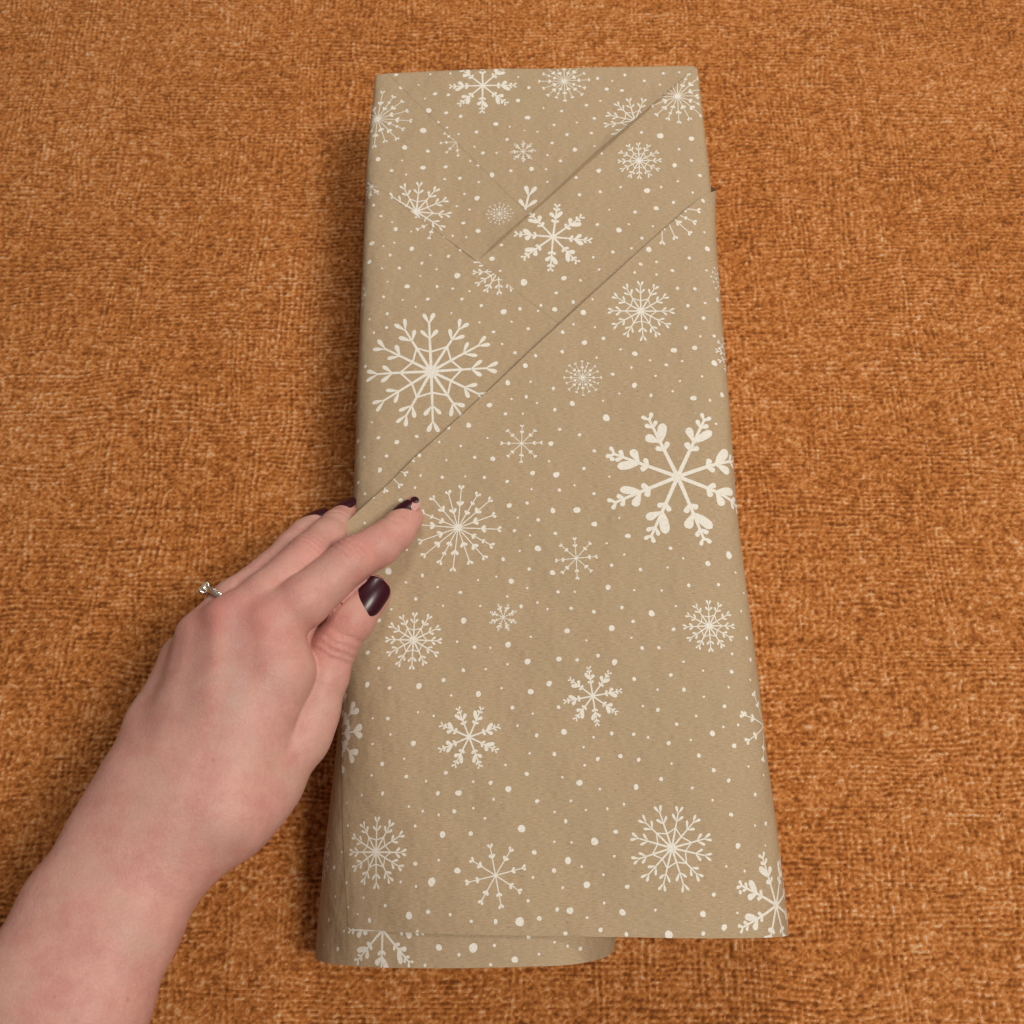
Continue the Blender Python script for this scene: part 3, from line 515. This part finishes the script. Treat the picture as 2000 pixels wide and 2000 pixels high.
def grow_hand():
    allp = np.array([p for L in J.values() for p, r in L]); st = np.float32(.8); bs = 8
    lo = allp.min(0) - 24; hi = allp.max(0) + 24; ycut = -232.0; lo[1] = max(lo[1], ycut - 2); lo[0] = max(lo[0], -235)
    nb = np.ceil((hi - lo) / (st * bs)).astype(int); n = nb * bs
    bi = np.stack(np.meshgrid(*[np.arange(k) for k in nb], indexing='ij'), -1).reshape(-1, 3)
    cen = (lo + (bi + .5) * st * bs).astype(np.float32); dc = hand_field(cen)
    D = np.repeat(np.repeat(np.repeat(dc.reshape(nb), bs, 0), bs, 1), bs, 2).astype(np.float32)
    keep = bi[np.abs(dc) < st * bs * .87 + 2.5]
    loc = np.stack(np.meshgrid(*[np.arange(bs)] * 3, indexing='ij'), -1).reshape(-1, 3)
    for c in range(0, len(keep), 400):
        ix = (keep[c:c + 400, None, :] * bs + loc[None]).reshape(-1, 3)
        D[ix[:, 0], ix[:, 1], ix[:, 2]] = hand_field((lo + ix * st).astype(np.float32))
    yy = lo[1] + np.arange(n[1]) * st; D = np.maximum(D, (ycut - yy)[None, :, None])
    D[0] = np.maximum(D[0], .4); D[:, 0] = np.maximum(D[:, 0], .4)
    ins = D < 0; cnt = np.zeros(n - 1, np.uint8); C8 = [(a, b, c) for a in (0, 1) for b in (0, 1) for c in (0, 1)]
    sl = lambda A, o: A[o[0]:n[0] - 1 + o[0], o[1]:n[1] - 1 + o[1], o[2]:n[2] - 1 + o[2]]
    for o in C8: cnt += sl(ins, o)
    act = np.argwhere((cnt > 0) & (cnt < 8)); idx = np.full(n - 1, -1, np.int32); idx[tuple(act.T)] = np.arange(len(act))
    acc = np.zeros((len(act), 3)); m = np.zeros(len(act)); val = {o: D[tuple((act + np.array(o)).T)] for o in C8}
    for o in C8:
        for ax in range(3):
            if o[ax]: continue
            o2 = tuple(1 if i == ax else o[i] for i in range(3)); a, b = val[o], val[o2]; ch = (a < 0) != (b < 0)
            t = np.where(ch, a / np.where(ch, a - b, 1), 0); p = np.tile(np.array(o, float), (len(act), 1)); p[:, ax] += t
            acc[ch] += p[ch]; m += ch
    V = (lo + (act + acc / m[:, None]) * st).astype(np.float32)
    Q = []
    for ax in range(3):
        b, c = (ax + 1) % 3, (ax + 2) % 3; o2 = [0, 0, 0]; o2[ax] = 1
        A0 = ins[:n[0] - o2[0], :n[1] - o2[1], :n[2] - o2[2]]; A1 = ins[o2[0]:, o2[1]:, o2[2]:]
        E = np.argwhere(A0 != A1); E = E[(E[:, b] > 0) & (E[:, c] > 0) & (E[:, b] < n[b] - 1) & (E[:, c] < n[c] - 1)]
        fl = A0[tuple(E.T)]; q = []
        for db, dc_ in ((1, 1), (0, 1), (0, 0), (1, 0)):
            g = E.copy(); g[:, b] -= db; g[:, c] -= dc_; q.append(idx[tuple(g.T)])
        q = np.stack(q, 1); q[~fl] = q[~fl][:, ::-1]; Q.append(q)
    Q = np.concatenate(Q); Q = Q[(Q >= 0).all(1)]
    inner = (V[:, 1] > ycut + 1.5) & (V[:, 0] > lo[0] + 1.5)
    for it in range(2):                                      # settle the vertices on the detailed skin
        f = hand_field(V, True); e = .25; g = np.stack([hand_field(V + np.eye(3, dtype=np.float32)[k] * e, True) - f for k in range(3)], 1) / e
        g2 = np.maximum((g * g).sum(1), .3); V = V - np.where(inner, np.clip(f / g2, -.8, .8), 0)[:, None].astype(np.float32) * g
    return V.astype(np.float32), Q, g / np.linalg.norm(g, axis=1)[:, None]
HV, HQ, HN = grow_hand()
hand_me = mesh_np('hand', HV * MM, HQ)
def blush():
    base = np.array([.67, .37, .312]); col = np.tile(base, (len(HV), 1))
    def mixin(w, c):
        nonlocal col
        col = col * (1 - w[:, None]) + np.array(c) * w[:, None]
    up = np.array([0, 0, 1.0])
    for nm, i, w, s in (('index', 0, .75, 9), ('middle', 0, .75, 8.5), ('ring', 0, .45, 8), ('index', 2, .4, 7), ('middle', 2, .4, 7), ('index', 3, .35, 9), ('index', 5, .3, 7), ('thumb', 4, .35, 9), ('thumb', 5, .35, 9), ('middle', 5, .3, 8), ('thumb', 3, .3, 9)):
        p = J[nm][i][0]; mixin(w * np.exp(-((HV - p - up * J[nm][i][1] * .7) ** 2).sum(1) / (s * 1.15) ** 2), (.63, .205, .175))
    for nm, a, b, w in (('meta_middle', 0, 1, .5), ('meta_ring', 0, 1, .4), ('meta_ring', 1, 2, .35), ('meta_middle', 1, 2, .25), ('arm_ulnar', 0, 2, .35)):
        p, q = J[nm][a][0] + np.array([5.5, 0, J[nm][a][1]]), J[nm][b][0] + np.array([6.5, 0, J[nm][b][1]]); mixin(w * np.exp(-(seg(HV, p, q, 0, 0) / 4.5) ** 2), (.43, .30, .27))
    p = J['index'][4][0]; mixin(.45 * np.exp(-((HV - p - np.array([-3, 3, 5])) ** 2).sum(1) / 36), (.68, .46, .30))
    return np.concatenate([col, np.ones((len(col), 1))], 1).astype(np.float32)
ca = hand_me.attributes.new('skin_tone', 'FLOAT_COLOR', 'POINT'); ca.data.foreach_set('color', blush().ravel())
hand = link('hand', hand_me, SKIN)
tag(hand, 'left hand and forearm with dark burgundy nails holding down the parcel flap', 'hand')

def nail(start, u, n, w, l, rho, mat, outline=None, lift=.25, name='fingernail', parent=None, span=(-1, 1)):
    u = unit(u); n = unit(np.array(n) - u * np.dot(u, n)); t = np.cross(u, n); p = np.array(start, np.float32) + n * 25
    for _ in range(80):
        d = float(hand_field(p[None].astype(np.float32))[0])
        if d < .02: break
        p = p - n * d * .8
    c = p; NA, NB = 15, 19; V = []; F = []
    for j in range(NB):
        b = span[0] + (span[1] - span[0]) * j / (NB - 1)
        lo_, hi_ = -w / 2 * (1 - abs(b) ** 4) ** (.5 if b > 0 else .38), w / 2 * (1 - abs(b) ** 4) ** (.5 if b > 0 else .38)
        if outline: lo_, hi_ = outline(b, lo_, hi_)
        for i in range(NA):
            x = lo_ + (hi_ - lo_) * i / (NA - 1); y = b * l / 2
            z = lift - (rho - math.sqrt(max(rho * rho - x * x, .5))) - (y * y) / (2 * l * 2.2) + (.12 if y > 0 else 0) * y / l
            V.append((c + t * x + u * y + n * z) * MM)
    I = np.arange(NA * NB).reshape(NB, NA); F = np.stack([I[:-1, :-1], I[:-1, 1:], I[1:, 1:], I[1:, :-1]], 2).reshape(-1, 4)
    o = link(name, mesh_np(name, V, F), mat, parent or hand); md = o.modifiers.new('thickness', 'SOLIDIFY'); md.thickness = .0007; md.offset = -1; return o
NL = {k: np.array(v[0][:3]) for k, v in JOINTS.items() if k.startswith('nail')}
nail(NL['nail_thumb'], (.50, .86, -.12), (.20, -.14, .97), 12.2, 15.5, 8.4, POLISH, lift=.5)['label'] = 'thumb nail with glossy dark burgundy polish'
iu, inn = (.74, .66, -.14), (-.33, .34, .88)
bare = nail(NL['nail_index'], iu, inn, 9.4, 13, 5.8, BARE_NAIL, lift=.15); bare['label'] = 'index fingernail with its dark polish chipped away'
def rag2(b, lo_, hi_):
    m = 1.9 * math.sqrt(max(0, 1 - ((b - .725) / .23) ** 2)); return .9 - m, .9 + m
def rag1(b, lo_, hi_):
    e = max(0, 1 - ((b + .22) / .74) ** 2) ** .5
    return .2 - 3.0 * e + .25 * math.sin(b * 13), .2 + 4.0 * e * (1 - .25 * (b > .1)) + .15 * math.sin(b * 17)
nail(NL['nail_index'], iu, inn, 9.4, 13, 5.8, POLISH, rag1, .42, 'nail_polish', bare, (-.95, .50))
nail(NL['nail_index'], iu, inn, 9.4, 13, 5.8, POLISH, rag2, .42, 'nail_polish', bare, (.50, .95))
nail(NL['nail_middle'], (.68, .62, -.39), (-.50, .50, .70), 10, 12.5, 6.4, POLISH)
nail(NL['nail_ring'], (.78, .52, -.33), (-.40, .55, .74), 9.6, 12, 6.2, POLISH)

# ---------------------------------------------------------------- the ring on the ring finger
def make_ring():
    a, ra = J['ring'][0]; b, rb = J['ring'][1]; u = unit(b - a); c = a + (b - a) * .8; R_ = 10.1
    d = np.array([-.74, .62, .12], np.float32); d = unit(d - u * np.dot(u, d)); e = np.cross(u, d)
    o = bpy.data.objects.new('ring', None); COL.objects.link(o); o.location = c * MM
    tag(o, 'silver ring with a twisted band and clear stone on the ring finger', 'ring')
    def torus(name, rmin, off=0, ph=0, tw=0, amp=0, seg_=160):
        V = []; K = 10
        for i in range(seg_):
            t = 2 * math.pi * i / seg_; w = tw * t + ph; cx = R_ + amp * math.cos(w); sh = amp * math.sin(w)
            for k in range(K):
                q = 2 * math.pi * k / K; r = cx + rmin * math.cos(q); V.append(((d * math.cos(t) + e * math.sin(t)) * r + u * (rmin * math.sin(q) + sh + off)) * MM)
        F = [(i * K + k, i * K + (k + 1) % K, ((i + 1) % seg_) * K + (k + 1) % K, ((i + 1) % seg_) * K + k) for i in range(seg_) for k in range(K)]
        return link(name, mesh_np(name, V, F), SILVER, o)
    torus('band', .62, -.55); torus('twisted_strand', .46, .45, 0, 26, .34, 320); torus('twisted_strand', .46, .45, math.pi, 26, .34, 320)
    def lathe(name, prof, mat, n=8, smooth=False):
        V = [((d * (R_ + h) + (u * math.cos(2 * math.pi * k / n) + e * math.sin(2 * math.pi * k / n)) * r)) * MM for h, r in prof for k in range(n)]
        F = [(j * n + k, j * n + (k + 1) % n, (j + 1) * n + (k + 1) % n, (j + 1) * n + k) for j in range(len(prof) - 1) for k in range(n)]
        me = mesh_np(name, V, F, smooth); return link(name, me, mat, o)
    lathe('setting', [(-.3, 1.2), (.3, 1.9), (1.1, 2.5), (1.5, 2.75), (1.75, 2.75), (1.8, 2.3)], SILVER, 16, True)
    lathe('stone', [(.4, .05), (2.2, 2.75), (2.45, 2.75), (3.1, 1.75), (3.1, .02)], STONE, 8)
    for k in range(4):
        q = math.pi / 4 + k * math.pi / 2; r = unit(u * math.cos(q) + e * math.sin(q)); V = []; K = 6; pts = [(.0, 1.6), (1.6, 2.85), (2.7, 2.95), (3.0, 2.4)]
        for h, rr in pts:
            for m in range(K):
                w = 2 * math.pi * m / K; V.append((d * (R_ + h) + r * (rr + .3 * math.cos(w)) + np.cross(r, d) * .3 * math.sin(w)) * MM)
        F = [(j * K + m, j * K + (m + 1) % K, (j + 1) * K + (m + 1) % K, (j + 1) * K + m) for j in range(len(pts) - 1) for m in range(K)]
        link('prong', mesh_np('prong', V, F), SILVER, o)
make_ring()
